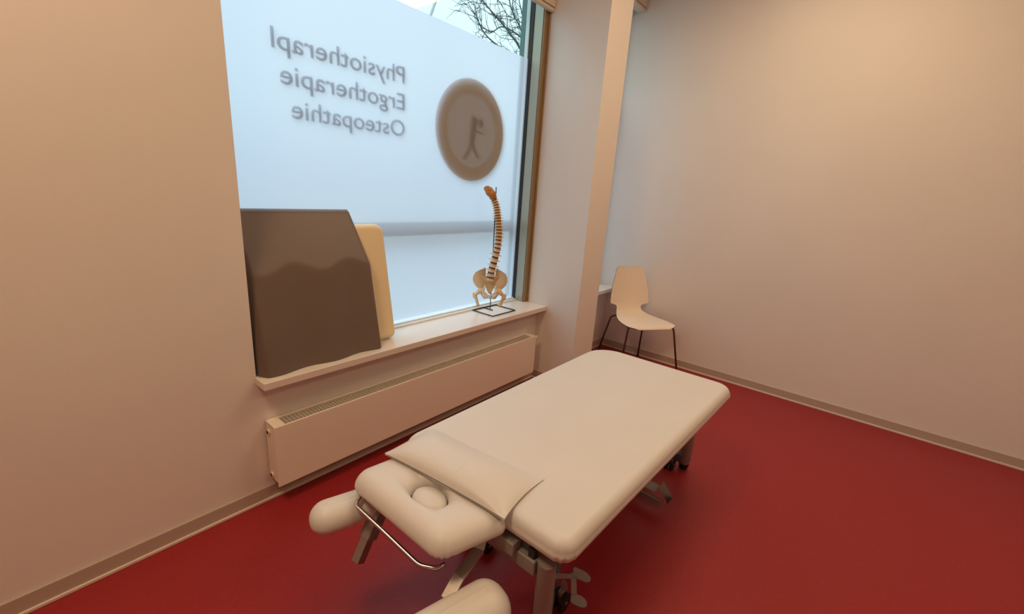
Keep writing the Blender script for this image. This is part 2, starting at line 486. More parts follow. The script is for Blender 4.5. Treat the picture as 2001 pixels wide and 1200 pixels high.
# ------------------------------------------------------------------ cushions on the sill
# grey-brown positioning wedge with an undulating front
def wedge():
    bm = BM(); nx, nz = 72, 60; zb, zt = SZ + .003, 1.343
    front = []
    for i in range(nz + 1):
        z = zb + (zt - zb) * i / nz; row = []
        xr = 1.277 if z < 1.08 else 1.277 - .038 * (z - 1.08) / .263
        xl = .682
        for k in range(nx + 1):
            x = xl + (xr - xl) * k / nx
            wv = -(.0062 + .0045 * max(0, 1 - (z - zb) / .35)) * math.cos(2 * PI * (x - .752) / .272)
            y = 1.895 + .20 * (z - zb) + wv
            y = max(y, 1.989 + .50 * (z - 1.097))
            if x < .705: y += (.705 - x) * 1.6
            if x > xr - .012: y += ((x - xr + .012) / .012) ** 2 * .008
            if z > zt - .012: y += ((z - zt + .012) / .012) ** 2 * .01
            if z < zb + .01: y += ((zb + .01 - z) / .01) ** 2 * .004
            row.append(Vector((x, y, z)))
        front.append(row)
    back = [[Vector((p.x, p.y + .012 + .040 * max(0, min(1, (1.24 - p.z) / .25)), p.z)) for p in row] for row in front]
    F = [[bm.verts.new(p) for p in r] for r in front]; B = [[bm.verts.new(p) for p in r] for r in back]
    for i in range(nz):
        for k in range(nx):
            bm.faces.new((F[i][k], F[i][k + 1], F[i + 1][k + 1], F[i + 1][k])); bm.faces.new((B[i][k], B[i + 1][k], B[i + 1][k + 1], B[i][k + 1]))
        bm.faces.new((F[i][0], F[i + 1][0], B[i + 1][0], B[i][0])); bm.faces.new((F[i][nx], B[i][nx], B[i + 1][nx], F[i + 1][nx]))
    for k in range(nx):
        bm.faces.new((F[0][k], B[0][k], B[0][k + 1], F[0][k + 1])); bm.faces.new((F[nz][k], F[nz][k + 1], B[nz][k + 1], B[nz][k]))
    o = obj('positioning_cushion', bm, M['brown'], None, angle=50)
    return tag(o, 'large grey-brown cushion with wavy front leaning on the frosted window', 'cushion')
wd = wedge()
# move origin to base
def recentre(o, p):
    p = Vector(p); o.data.transform(Matrix.Translation(-p)); o.location = p
recentre(wd, (.98, 1.97, SZ))

bm = cushion([(-.17, 0), (.17, 0), (.17, .640), (-.17, .640)], [.03, .03, .055, .055], 0, .062, .030, dome=.002, er_low=.02)
# lay it up: local x -> x, local y -> up, local z -> towards the room
bm.transform(Matrix(((1, 0, 0, 0), (0, 0, -1, 0), (0, 1, 0, 0), (0, 0, 0, 1))))
bl = obj('bolster_cushion', bm, M['bolster'], None, smooth=True)
bl.rotation_euler = (math.radians(-10.8), 0, 0); bl.location = (1.265, 2.030, SZ + .0005)
tag(bl, 'tall cream-yellow padded cushion standing behind the grey-brown cushion', 'cushion')

# ------------------------------------------------------------------ spine model
SP = Vector((2.325, 2.045, SZ))
nv = Vector((2.33, 2.05, 0)).normalized(); ax = Vector((nv.y, -nv.x, 0))    # ax: to the right as seen from the room, nv: towards the window
sp = empty('spine_model', SP)
def L3(u, z, d=0.): return ax * u + nv * (-d) + Vector((0, 0, z - .64 + .006))   # d > 0 comes into the room
rot = Matrix((ax, nv, Vector((0, 0, 1)))).transposed()
cl = [(-.022, .872, .030), (-.020, .905, .040), (-.016, .940, .046), (-.008, .975, .046), (0., 1.012, .040), (.008, 1.050, .030), (.014, 1.082, .020), (.018, 1.112, .012), (.020, 1.140, .006),
      (.021, 1.166, .002), (.021, 1.190, .0), (.020, 1.214, .0), (.018, 1.236, .002), (.015, 1.257, .006), (.012, 1.277, .010), (.009, 1.297, .014), (.006, 1.316, .018),
      (.002, 1.334, .022), (-.001, 1.352, .024), (-.004, 1.369, .024), (-.009, 1.386, .022), (-.015, 1.402, .020), (-.022, 1.417, .018), (-.030, 1.432, .016)]
for i, (u, z, d) in enumerate(cl):
    lum = i < 6; f = 1 - i / 24
    bw = .0275 * (.70 + .30 * f); bh = (cl[min(i + 1, 23)][1] - cl[max(i - 1, 0)][1]) / (2 if 0 < i < 23 else 1) * .5
    c = L3(u, z, d)
    du = cl[min(i + 1, 23)][0] - cl[max(i - 1, 0)][0]; dz = cl[min(i + 1, 23)][1] - cl[max(i - 1, 0)][1]
    tilt = math.atan2(du, dz)
    T = rot.to_4x4() @ Matrix.Rotation(tilt, 4, 'Y')
    bm = BM()
    # body: waisted drum
    n = 14; rings = []
    for (zz, rr) in ((-1, .86), (-.86, 1.), (-.3, .86), (.3, .86), (.86, 1.), (1, .86)):
        rings.append([bm.verts.new(T @ Vector((bw * rr * math.cos(2 * PI * k / n), bw * .78 * rr * math.sin(2 * PI * k / n), zz * bh * .74))) for k in range(n)])
    for a in range(5):
        for k in range(n): bm.faces.new((rings[a][k], rings[a][(k + 1) % n], rings[a + 1][(k + 1) % n], rings[a + 1][k]))
    bm.faces.new(rings[0][::-1]); bm.faces.new(rings[-1])
    tw = (.042 if lum else .030 + .006 * (1 - abs(i - 12) / 8 if i > 5 else 0)) * (1 if i < 17 else .9)
    for s in (-1, 1):        # transverse processes
        dr = -.004 if lum else .006
        tube(bm, [T @ Vector((s * bw * .6, .010, 0)), T @ Vector((s * tw * .75, .016, dr * .5)), T @ Vector((s * tw, .022, dr))], [.005, .0035, .0028], 6)
        tube(bm, [T @ Vector((s * .010, .018, -bh * .9)), T @ Vector((s * .012, .020, bh * .9))], .0048, 6)
    # spinous process points to the window and, seen obliquely, to the right
    sl = .045 if lum else (.045 if i < 17 else .030)
    dn = -.006 if lum else (-.022 if i < 15 else -.008)
    tube(bm, [T @ Vector((0, .012, 0)), T @ Vector((.012, .012 + sl * .6, dn * .5)), T @ Vector((.020, .012 + sl, dn))], [.007, .004, .003], 6)
    bm.transform(Matrix.Translation(c))
    obj('vertebra', bm, M['bonelight'] if i < 9 else M['bone'], sp, angle=50)
    if i < 23:
        u2, z2, d2 = cl[i + 1]; c2 = L3((u + u2) / 2, (z + z2) / 2, (d + d2) / 2)
        bm = BM(); a = (rot @ Vector((math.sin(tilt), 0, math.cos(tilt)))) * bh * .32
        tube(bm, [c2 - a, c2 + a], bw * .93, 12)
        obj('disc', bm, M['disc'], sp, angle=50)
# base of the skull
bm = BM(); ellipsoid(bm, L3(-.052, 1.470, .018), (.042, .038, .027), (rot @ Matrix.Rotation(.45, 3, 'Y')), 16, 10)
ellipsoid(bm, L3(-.066, 1.490, .014), (.036, .038, .023), (rot @ Matrix.Rotation(.35, 3, 'Y')), 16, 10)
ellipsoid(bm, L3(-.036, 1.446, .018), (.027, .025, .020), rot, 12, 8)
for v in bm.verts: v.co += Vector([random.uniform(-.0018, .0018) for _ in range(3)])
obj('skull_base', bm, M['skull'], sp, smooth=True)
# sacrum: tapering shield with ridges
bm = BM(); rows = []
for i in range(13):
    t = i / 12; z = .892 - .130 * t; w = .056 * (1 - t) ** .8 + .008; dd = .030 - .035 * math.sin(t * PI * .8)
    ridge = .0025 * math.cos(t * 5 * 2 * PI)
    ring = []
    for k in range(16):
        a = 2 * PI * k / 16
        ring.append(L3(-.022 + w * math.cos(a), z, dd + (.012 + ridge) * math.sin(a)))
    rows.append([bm.verts.new(p) for p in ring])
for i in range(12):
    for k in range(16): bm.faces.new((rows[i][k], rows[i][(k + 1) % 16], rows[i + 1][(k + 1) % 16], rows[i + 1][k]))
bm.faces.new(rows[0]); bm.faces.new(rows[-1][::-1])
obj('sacrum', bm, M['bone'], sp, smooth=True)
# hip bones: iliac wing as a curved thick blade, plus pubic arms
def hip(s):
    bm = BM(); cx = -.022
    n, m_ = 14, 12; F, B = [], []
    for i in range(n + 1):
        t = i / n
        z = .772 + .178 * t
        inner = .036 + .004 * math.sin(t * PI) - .004 * t
        outer = .042 + .084 * math.sin(min(1, (t * 1.02 + .04)) ** 0.85 * PI * .80) ** .9
        if t > .86: outer -= (t - .86) ** 2 * 2.2; inner += (t - .86) * .06
        rf, rb = [], []
        for k in range(m_ + 1):
            q = k / m_; u = inner + (outer - inner) * q
            d = .005 + .038 * q * t + .012 * math.sin(q * PI) * t
            th = .0045 * math.sin(max(.06, min(.94, q)) * PI) ** .4 + .001
            zz = z + .006 * q - .045 * t * max(0, q - .62) ** 1.3
            rf.append(bm.verts.new(L3(cx + s * u, zz, d + th))); rb.append(bm.verts.new(L3(cx + s * u, zz, d - th)))
        F.append(rf); B.append(rb)
    for i in range(n):
        for k in range(m_):
            bm.faces.new((F[i][k], F[i][k + 1], F[i + 1][k + 1], F[i + 1][k])); bm.faces.new((B[i][k], B[i + 1][k], B[i + 1][k + 1], B[i][k + 1]))
        bm.faces.new((F[i][0], F[i + 1][0], B[i + 1][0], B[i][0])); bm.faces.new((F[i][m_], B[i][m_], B[i + 1][m_], F[i + 1][m_]))
    for k in range(m_):
        bm.faces.new((F[0][k], B[0][k], B[0][k + 1], F[0][k + 1])); bm.faces.new((F[n][k], F[n][k + 1], B[n][k + 1], B[n][k]))
    # socket and ischium
    ellipsoid(bm, L3(cx + s * .066, .782, .02), (.022, .018, .022), rot, 12, 8)
    tube(bm, smooth_path([L3(cx + s * .062, .785, .02), L3(cx + s * .052, .752, .01), L3(cx + s * .036, .728, .012), L3(cx + s * .012, .736, .03)]), [.013] * 7 + [.010] * 6 + [.008] * 6, 8)
    tube(bm, smooth_path([L3(cx + s * .062, .790, .03), L3(cx + s * .036, .772, .042), L3(cx + s * .008, .748, .045)]), .007, 8)
    return bm
for s in (-1, 1):
    o = obj('hip_bone', hip(s), M['bonelight'], sp, angle=60)
bm = BM(); ellipsoid(bm, L3(-.022, .742, .044), (.010, .010, .016), rot)
for s in (-1, 1):
    tube(bm, smooth_path([L3(-.022 + s * .018, .735, .040), L3(-.022 + s * .040, .755, .040), L3(-.022 + s * .046, .790, .034), L3(-.022 + s * .034, .815, .03)]), .0075, 8)
obj('pubic_cartilage', bm, M['cartilage'], sp, smooth=True)
for s in (-1, 1):
    bm = BM(); h = -.022 + s * .096
    ellipsoid(bm, L3(-.022 + s * .082, .768, .022), (.017, .017, .017), rot)
    tube(bm, smooth_path([L3(-.022 + s * .080, .768, .022), L3(h + s * .004, .752, .018), L3(h + s * .010, .738, .016), L3(h - s * .002, .712, .016), L3(h - s * .018, .664, .02)], 4),
         [.012] * 4 + [.014] * 4 + [.017, .016, .014, .013] + [.011] * 5, 10)
    ellipsoid(bm, L3(h + s * .018, .752, .014), (.011, .012, .014), rot)
    obj('femur_head', bm, M['bonelight'] if s < 0 else M['bone'], sp, smooth=True)
bm = BM()
tube(bm, [L3(-.012, .64), L3(-.012, 1.0), L3(-.014, 1.30), L3(-.016, 1.512)], .0032, 8)
obj('support_rod', bm, M['rod'], sp, smooth=True)
bm = BM()
c4 = [(-.128, -.125), (.122, -.125), (.122, .068), (-.128, .068)]
for i in range(4):
    a, c = c4[i], c4[(i + 1) % 4]
    beam(bm, (a[0], a[1], .0045), (c[0], c[1], .0045), .006, .006)
beam(bm, (-.010, .068, .0045), (-.010, -.02, .0045), .006, .006)
obj('base_frame', bm, M['rod'], sp)
tag(sp, 'anatomical model of a human spine with pelvis on a wire-framed base on the sill', 'spine model')

# ------------------------------------------------------------------ chair
def make_chair():
    root = empty('chair', (3.676, 1.46, 0), 0)
    th = .96
    Fv = Vector((-math.cos(th), -math.sin(th), 0)); Rv = Vector((math.sin(th), -math.cos(th), 0))
    def W(l): return Rv * l[0] + Fv * l[1] + Vector((0, 0, l[2]))
    # y, z, half width, cross bend
    sec = [(.262, .432, .150, 0), (.254, .444, .185, 0), (.225, .450, .228, .0), (.19, .4505, .238, .002), (.12, .448, .236, .004), (.04, .446, .222, .006), (-.04, .446, .196, .008), (-.11, .450, .165, .010),
           (-.160, .462, .142, .012), (-.188, .482, .130, .012), (-.199, .506, .127, .012), (-.204, .524, .134, .014), (-.206, .534, .160, .018), (-.2075, .540, .192, .024), (-.210, .552, .203, .028),
           (-.220, .62, .196, .026), (-.232, .70, .182, .022), (-.246, .78, .163, .018), (-.257, .84, .146, .014), (-.263, .868, .134, .012), (-.2655, .878, .118, .010), (-.266, .881, .085, .008)]
    n = 16; top, bot = [], []
    for i, (y, z, w, bend) in enumerate(sec):
        a = sec[max(i - 1, 0)]; c = sec[min(i + 1, len(sec) - 1)]
        t = Vector((0, c[0] - a[0], c[1] - a[1])).normalized(); nrm = Vector((0, t.z, -t.y))   # towards the sitter
        if nrm.z < 0 and abs(nrm.z) > abs(nrm.y): nrm = -nrm
        if nrm.y < 0 and abs(nrm.y) >= abs(nrm.z): nrm = -nrm
        r1, r2 = [], []
        for k in range(n + 1):
            q = -1 + 2 * k / n
            p = Vector((w * q, y, z)) + nrm * (bend * q * q)
            r1.append(W(p)); r2.append(W(p - nrm * .008))
        top.append(r1); bot.append(r2)
    bm = BM(); A = [[bm.verts.new(p) for p in r] for r in top]; B = [[bm.verts.new(p) for p in r] for r in bot]
    m = len(sec) - 1; rim = []
    for i in range(m):
        for k in range(n):
            bm.faces.new((A[i][k], A[i][k + 1], A[i + 1][k + 1], A[i + 1][k])); bm.faces.new((B[i][k], B[i + 1][k], B[i + 1][k + 1], B[i][k + 1]))
        rim.append(bm.faces.new((A[i][0], A[i + 1][0], B[i + 1][0], B[i][0]))); rim.append(bm.faces.new((A[i][n], B[i][n], B[i + 1][n], A[i + 1][n])))
    for k in range(n):
        rim.append(bm.faces.new((A[0][k], B[0][k], B[0][k + 1], A[0][k + 1]))); rim.append(bm.faces.new((A[m][k], A[m][k + 1], B[m][k + 1], B[m][k])))
    for f in rim: f.material_index = 1
    o = obj('seat_shell', bm, M['chair'], root, angle=55); o.data.materials.append(M['chairedge'])
    for pts in (([(.10, .16, .434), (.215, .20, .432), (.226, .215, .41), (.300, .262, .006)]),
                ([(-.10, .16, .434), (-.208, .19, .432), (-.218, .200, .41), (-.245, .195, .006)]),
                ([(.10, -.10, .436), (.150, -.14, .436), (.162, -.155, .41), (.186, -.205, .006)]),
                ([(-.06, -.10, .442), (-.160, -.135, .448), (-.186, -.165, .425), (-.236, -.262, .006)])):
        bm = BM(); tube(bm, arc_path([W(p) for p in pts], .03), .0085, 10)
        leg = obj('leg', bm, M['chairleg'], root, smooth=True)
        f = W(pts[-1]); bm = BM(); tube(bm, [Vector((f.x, f.y, 0)), Vector((f.x, f.y, .014))], .011, 10); obj('foot_cap', bm, M['black'], leg)
    bm = BM()
    tube(bm, [W((.10, .16, .434)), W((.10, -.10, .436))], .008, 8); tube(bm, [W((-.10, .16, .434)), W((-.06, -.10, .440))], .008, 8)
    tube(bm, [W((-.215, .18, .432)), W((.215, .18, .432))], .006, 8)
    obj('seat_frame', bm, M['chairleg'], root)
    return tag(root, 'cream moulded shell chair with thin dark metal legs in the room corner', 'chair')
make_chair()

# ------------------------------------------------------------------ treatment table
TB = empty('treatment_table', (1.55, .78, 0))
TO = Vector(TB.location)
def tp(nm, bm, m, parent=None, **k):
    bm.transform(Matrix.Translation(-TO)); return obj(nm, bm, m, parent or TB, **k)
# main padded top
mainc = [(.834, .426), (2.335, .372), (2.335, 1.152), (.834, 1.156)]
bm = cushion(mainc, [.050, .075, .16, .09], .546, .612, .034, dome=.003, wr=.004, wcorners=(0, 1), er_low=.012, bulge=.003)
main = tp('main_cushion', bm, M['vinyl'], smooth=True)

# head part with a face opening
def head():
    bm = BM(); cs = [(.612, .640), (.822, .600), (.822, 1.085), (.628, 1.118)]
    cs = [(.622, .682), (.845, .612), (.845, 1.090), (.622, 1.120)]
    hc = Vector((.742, .862)); hr = (.050, .066)
    n = None; rows = []
    def outer(d):
        c = inset_poly(cs, d); return [p for p, _ in rounded_outline(c, [max(r - d, .006) for r in (.050, .035, .05, .055)], 10, 10)]
    prof = [(.030, .546), (.008, .548), (.0, .554), (-.002, .562), (.0, .572), (.006, .584), (.016, .596), (.030, .604), (.045, .608)]
    for d, z in prof: rows.append([Vector((p.x, p.y, z)) for p in outer(d)])
    base = rows[-1]; N = len(base)
    hole = []
    for p in base:
        a = math.atan2((p.y - hc.y) / hr[1], (p.x - hc.x) / hr[0]); hole.append(Vector((hc.x + hr[0] * math.cos(a), hc.y + hr[1] * math.sin(a))))
    for t, dz in ((.25, .001), (.5, .001), (.68, -.001), (.80, -.005), (.90, -.012), (.97, -.022), (1., -.034), (1.0, -.075)):
        rows.append([Vector((p.x + (h.x - p.x) * t, p.y + (h.y - p.y) * t, .608 + dz)) for p, h in zip(base, hole)])
    V = [[bm.verts.new(p) for p in r] for r in rows]
    # wrinkles gathered at the near right corner and a seam dimple on the outer edge
    for i in range(1, 6):
        for k, v in enumerate(V[i]):
            d = (Vector((v.co.x, v.co.y)) - Vector((.625, .672))).length
            if d < .06: v.co += Vector((-1, -.8, 0)).normalized() * .0038 * math.sin(k * 2.4) * (1 - d / .06)
    for i in range(len(V) - 1):
        for k in range(N): bm.faces.new((V[i][k], V[i][(k + 1) % N], V[i + 1][(k + 1) % N], V[i + 1][k]))
    bm.faces.new(V[0][::-1])
    return bm
hd = tp('head_cushion', head(), M['vinyl'], smooth=True)
bm = BM(); res = bmesh.ops.create_uvsphere(bm, u_segments=28, v_segments=16, radius=1)
for v in bm.verts:
    x, y, z = v.co; s = 1
    v.co = Vector((.744 + .046 * x, .862 + .062 * y, .566 + .030 * (abs(z) ** .75) * (1 if z > 0 else -1)))
tp('face_plug', bm, M['vinyl'], hd, smooth=True)

# arm rests
def capsule_pad(a, b, w, z0, z1, er):
    a = Vector(a); b = Vector(b); d = (b - a).normalized(); s = Vector((-d.y, d.x)) * w / 2
    return cushion([a - s, b - s, b + s, a + s], [w * .45] * 4, z0, z1, w * .43, dome=.0015, er_low=.025)
bm = capsule_pad((.497, 1.122), (.740, 1.052), .112, .455, .532, .036)
la = tp('arm_rest', bm, M['vinyl'], smooth=True)
bm = capsule_pad((.440, .655), (.776, .572), .150, .36, .462, .045)
ra = tp('arm_rest', bm, M['vinyl'], smooth=True)
# brackets of the arm rests and head part
bm = BM(); beam(bm, (.800, .684, .535), (.775, .676, .492), .030, .006); beam(bm, (.775, .676, .492), (.690, .672, .462), .034, .006); beam(bm, (.692, .672, .463), (.640, .665, .430), .034, .006)
tp('arm_bracket', bm, M['steel'])
bm = BM(); beam(bm, (.70, 1.02, .530), (.70, 1.055, .47), .04, .006); tp('arm_bracket', bm, M['steel'])
# paper roll holder
bm = BM(); tube(bm, arc_path([(.655, 1.045, .556), (.632, 1.052, .548), (.599, 1.040, .538), (.617, .915, .506), (.636, .775, .468), (.662, .732, .468), (.685, .722, .474)], .016), .0064, 10)
tp('paper_holder', bm, M['chrome'], smooth=True)
# telescopic square tube with clamp and knob
a = Vector((.712, 1.030, .535)); e = Vector((.592, 1.020, .340)); d = (e - a).normalized()
bm = BM(); beam(bm, a + d * .02, e, .030, .030, .002); tt = tp('head_tube', bm, M['steel'])
bm = BM(); beam(bm, a + d * .02, a + d * .155, .042, .042, .003); tp('tube_sleeve', bm, M['greypaint'])
bm = BM(); c = a + d * .09 + Vector((-.005, .03, 0)); tube(bm, [c, c + Vector((-.01, .016, 0)), c + Vector((-.018, .028, 0))], [.008, .018, .016], 14); tp('clamp_knob', bm, M['black'], smooth=True)
bm = BM(); c = a + d * .06; tube(bm, [c + Vector((0, -.02, .0)), c + Vector((0, -.034, .0))], .007, 8); tp('clamp_bolt', bm, M['chrome'])
bm = BM(); box(bm, .67, .84, .72, 1.06, .534, .546, bev=.002); tp('head_board', bm, M['darkpaint'])
# frame under the main part
bm = BM()
box(bm, .90, 2.28, .60, .64, .500, .546, bev=.004); box(bm, .90, 2.28, .96, 1.00, .500, .546, bev=.004)
box(bm, .86, .90, .53, 1.06, .500, .546, bev=.004); box(bm, 2.24, 2.28, .53, 1.06, .500, .546, bev=.004)
tp('top_frame', bm, M['darkpaint'])
bm = BM(); box(bm, .838, .882, .525, 1.04, .452, .500, bev=.004); box(bm, .82, .86, .59, .66, .488, .530, bev=.003)
tp('cross_beam', bm, M['greypaint'])
bm = BM(); box(bm, .846, .872, .532, .556, .470, .530, bev=.003); tp('end_block', bm, M['black'])
# columns
for (x0, y0, x1, y1, z1, r) in ((.868, .503, .918, .528, .502, .0275), (1.02, 1.03, 1.14, 1.06, .502, .0275)):
    bm = BM(); tube(bm, [(x0, y0, z1), (x1, y1, .035)], r, 28); tp('column', bm, M['greypaint'], angle=40)
for (x, y) in ((2.400, .555), (2.400, 1.02)):
    bm = BM(); tube(bm, [(x - .035, y, .50), (x - .006, y, .06), (x, y, .034)], [.034, .034, .026], 24); tp('column', bm, M['greypaint'], angle=40)
    bm = BM(); tube(bm, [(x, y, .0), (x, y, .036)], [.022, .030], 20); tp('foot', bm, M['black'], smooth=False)
bm = BM(); beam(bm, (2.27, .58, .523), (2.37, .555, .48), .05, .05); tp('column_bracket', bm, M['greypaint'])
bm = BM(); beam(bm, (2.27, 1.04, .523), (2.37, 1.02, .48), .05, .05); tp('column_bracket', bm, M['greypaint'])
# floor frame with lifting arms
bm = BM()
beam(bm, (1.25, .70, .075), (2.38, .70, .075), .04, .05, .003); beam(bm, (1.45, .88, .075), (2.38, .88, .075), .04, .05, .003)
beam(bm, (.925, .532, .045), (1.27, .69, .06), .035, .03, .003); beam(bm, (1.14, 1.055, .05), (1.47, .88, .07), .035, .03, .003)
beam(bm, (1.47, .68, .075), (1.47, .90, .075), .05, .05, .003); beam(bm, (2.38, .56, .075), (2.38, 1.02, .075), .05, .05, .003)
tp('base_frame', bm, M['darkpaint'])
for y in (.74, .84):
    bm = BM(); beam(bm, (1.48, y, .10), (1.76, y, .50), .03, .045, .003); tp('lifting_arm', bm, M['darkpaint'])
    bm = BM(); beam(bm, (1.90, y, .10), (2.22, y, .50), .03, .045, .003); tp('lifting_arm', bm, M['darkpaint'])
# castors
def castor(x, y, s):
    bm = BM(); r = .036
    tube(bm, [(x - .0, y - .010, r), (x, y - .024, r)], [r, r], 20); tube(bm, [(x, y + .010, r), (x, y + .024, r)], [r, r], 20)
    c = tp('castor', bm, M['black'], angle=40)
    bm = BM(); box(bm, x - .012, x + .03, y - .009, y + .009, r - .008, .080, bev=.003); tube(bm, [(x + .012, y, .07), (x + .012, y, .105)], .011, 12)
    tube(bm, [(x, y - .026, r), (x, y + .026, r)], .006, 10)
    bm.transform(Matrix.Translation(-TO)); obj('castor_fork', bm, M['greypaint'], c)
for (x, y) in ((1.165, .600), (1.165, .985), (2.335, .615), (2.335, .98)): castor(x, y, 1)
# lever with two foot pads beside the near castor
bm = BM()
beam(bm, (1.00, .565, .30), (1.150, .560, .185), .020, .006); beam(bm, (1.165, .562, .186), (1.140, .538, .130), .020, .006)
tp('brake_lever', bm, M['greypaint'])
def pad(c, du, dv, w):
    bm = BM(); c = Vector(c); du = Vector(du); dv = Vector(dv); nn = du.cross(dv).normalized() * .003
    o = [p for p, _ in rounded_outline([(-1, -1), (1, -1), (1, 1), (-1, 1)], [.3, .95, .95, .3], 8, 3)]
    A = [bm.verts.new(c + du * p.x + dv * p.y + nn) for p in o]; B = [bm.verts.new(c + du * p.x + dv * p.y - nn) for p in o]
    bm.faces.new(A); bm.faces.new(B[::-1])
    for k in range(len(o)): bm.faces.new((A[k], B[k], B[(k + 1) % len(o)], A[(k + 1) % len(o)]))
    return bm
tp('brake_pad', pad((1.185, .538, .176), (.012, -.030, -.006), (.016, .008, .004), 0), M['greypaint'])
tp('brake_pad', pad((1.138, .515, .118), (.012, -.026, -.006), (.016, .008, .004), 0), M['greypaint'])
# foot pedal under the middle of the right side (bent plate)
bm = BM(); prof = [(.72, .088), (.607, .096), (.557, .092), (.541, .127), (.486, .060), (.461, .136)]
xs = (1.94, 2.01); rows = []
for (y, z) in prof: rows.append([Vector((xs[0], y, z)), Vector((xs[1], y, z))])
V = grid_surface(bm, rows); r = bmesh.ops.solidify(bm, geom=bm.faces[:], thickness=.003)
tp('pedal', bm, M['steel'])
bm = BM(); tube(bm, [(1.95, .70, .062), (1.95, .519, .049)], .011, 10); tp('pedal_bar', bm, M['greypaint'])
tag(TB, 'cream padded treatment couch with head part and arm rests on red floor', 'treatment couch')

# ------------------------------------------------------------------ flat pillow over the joint
def pillow():
    bm = BM(); L, D = .488, .225; nx, ny = 48, 64; top, bot = [], []
    for i in range(ny + 1):
        v = -1 + 2 * i / ny; r1, r2 = [], []
        for k in range(nx + 1):
            u = -1 + 2 * k / nx
            # near side (u < 0) rises quickly, far side runs out flat; right end (v < 0) slopes in a crescent
            fu = (1 - min(1, abs(u + .15) / (.85 if u < -.15 else 1.15)) ** (3.2 if u < -.15 else 2.0))
            fv = (1 - min(1, abs(v)) ** (3.0 if v < 0 else 5))
            e = max(fu, 0) ** (.60 if u < -.15 else 1.15) * max(fv, 0) ** .85
            px = u * D / 2 * (1 - .05 * (1 - v * v)); py = v * L / 2 * (1 - .035 * (1 - u * u))
            wr = .0016 * math.sin(py * 260 + px * 40) * math.exp(-((u + .50) / .32) ** 2) * math.exp(-((v + .20) / .20) ** 2)
            r1.append(Vector((px, py, .040 * e + .0012 + .004 * min(1, max(0, (.9 - u) * 1.2)) + wr))); r2.append(Vector((px, py, 0)))
        top.append(r1); bot.append(r2)
    A = [[bm.verts.new(p) for p in r] for r in top]; B = [[bm.verts.new(p) for p in r] for r in bot]
    for i in range(ny):
        for k in range(nx):
            bm.faces.new((A[i][k], A[i][k + 1], A[i + 1][k + 1], A[i + 1][k])); bm.faces.new((B[i][k], B[i + 1][k], B[i + 1][k + 1], B[i][k + 1]))
    bmesh.ops.remove_doubles(bm, verts=bm.verts, dist=.0006)
    return bm
pl = obj('flat_pillow', pillow(), M['vinyl'], None, smooth=True)
pl.location = (.884, .866, .6157); pl.rotation_euler = (0, 0, math.radians(6))
tag(pl, 'flat cream vinyl pillow lying across the head end of the couch', 'pillow')

# ------------------------------------------------------------------ outside
b = BM(); box(b, -30, 40, 2.6, 60, -.30, -.20); struct('street_ground', b, M['asphalt'])
b = BM(); beam(b, (-.5, 2.235, 1.222), (3.2, 2.235, 1.222), .03, .085, .01)
for x in (-.4, 3.15): beam(b, (x, 2.235, 1.2), (x, 2.235, -.2), .03, .03)
tag(obj('outdoor_rail', b, M['rail']), 'dark horizontal rail outside, seen as a grey band through the frosted window', 'railing')
b = BM(); tube(b, [(6.2, 8.02, -.2), (6.35, 8., 3.6), (6.62, 8, 4.75), (6.83, 8, 5.25), (7.2, 8, 5.8)], [.06, .045, .03, .028, .025], 8)
tag(obj('lamp_post', b, mat('lamp_post_paint', (.35, .38, .40), .5), smooth=True), 'thin grey post crossing the sky above the frosted film', 'post')

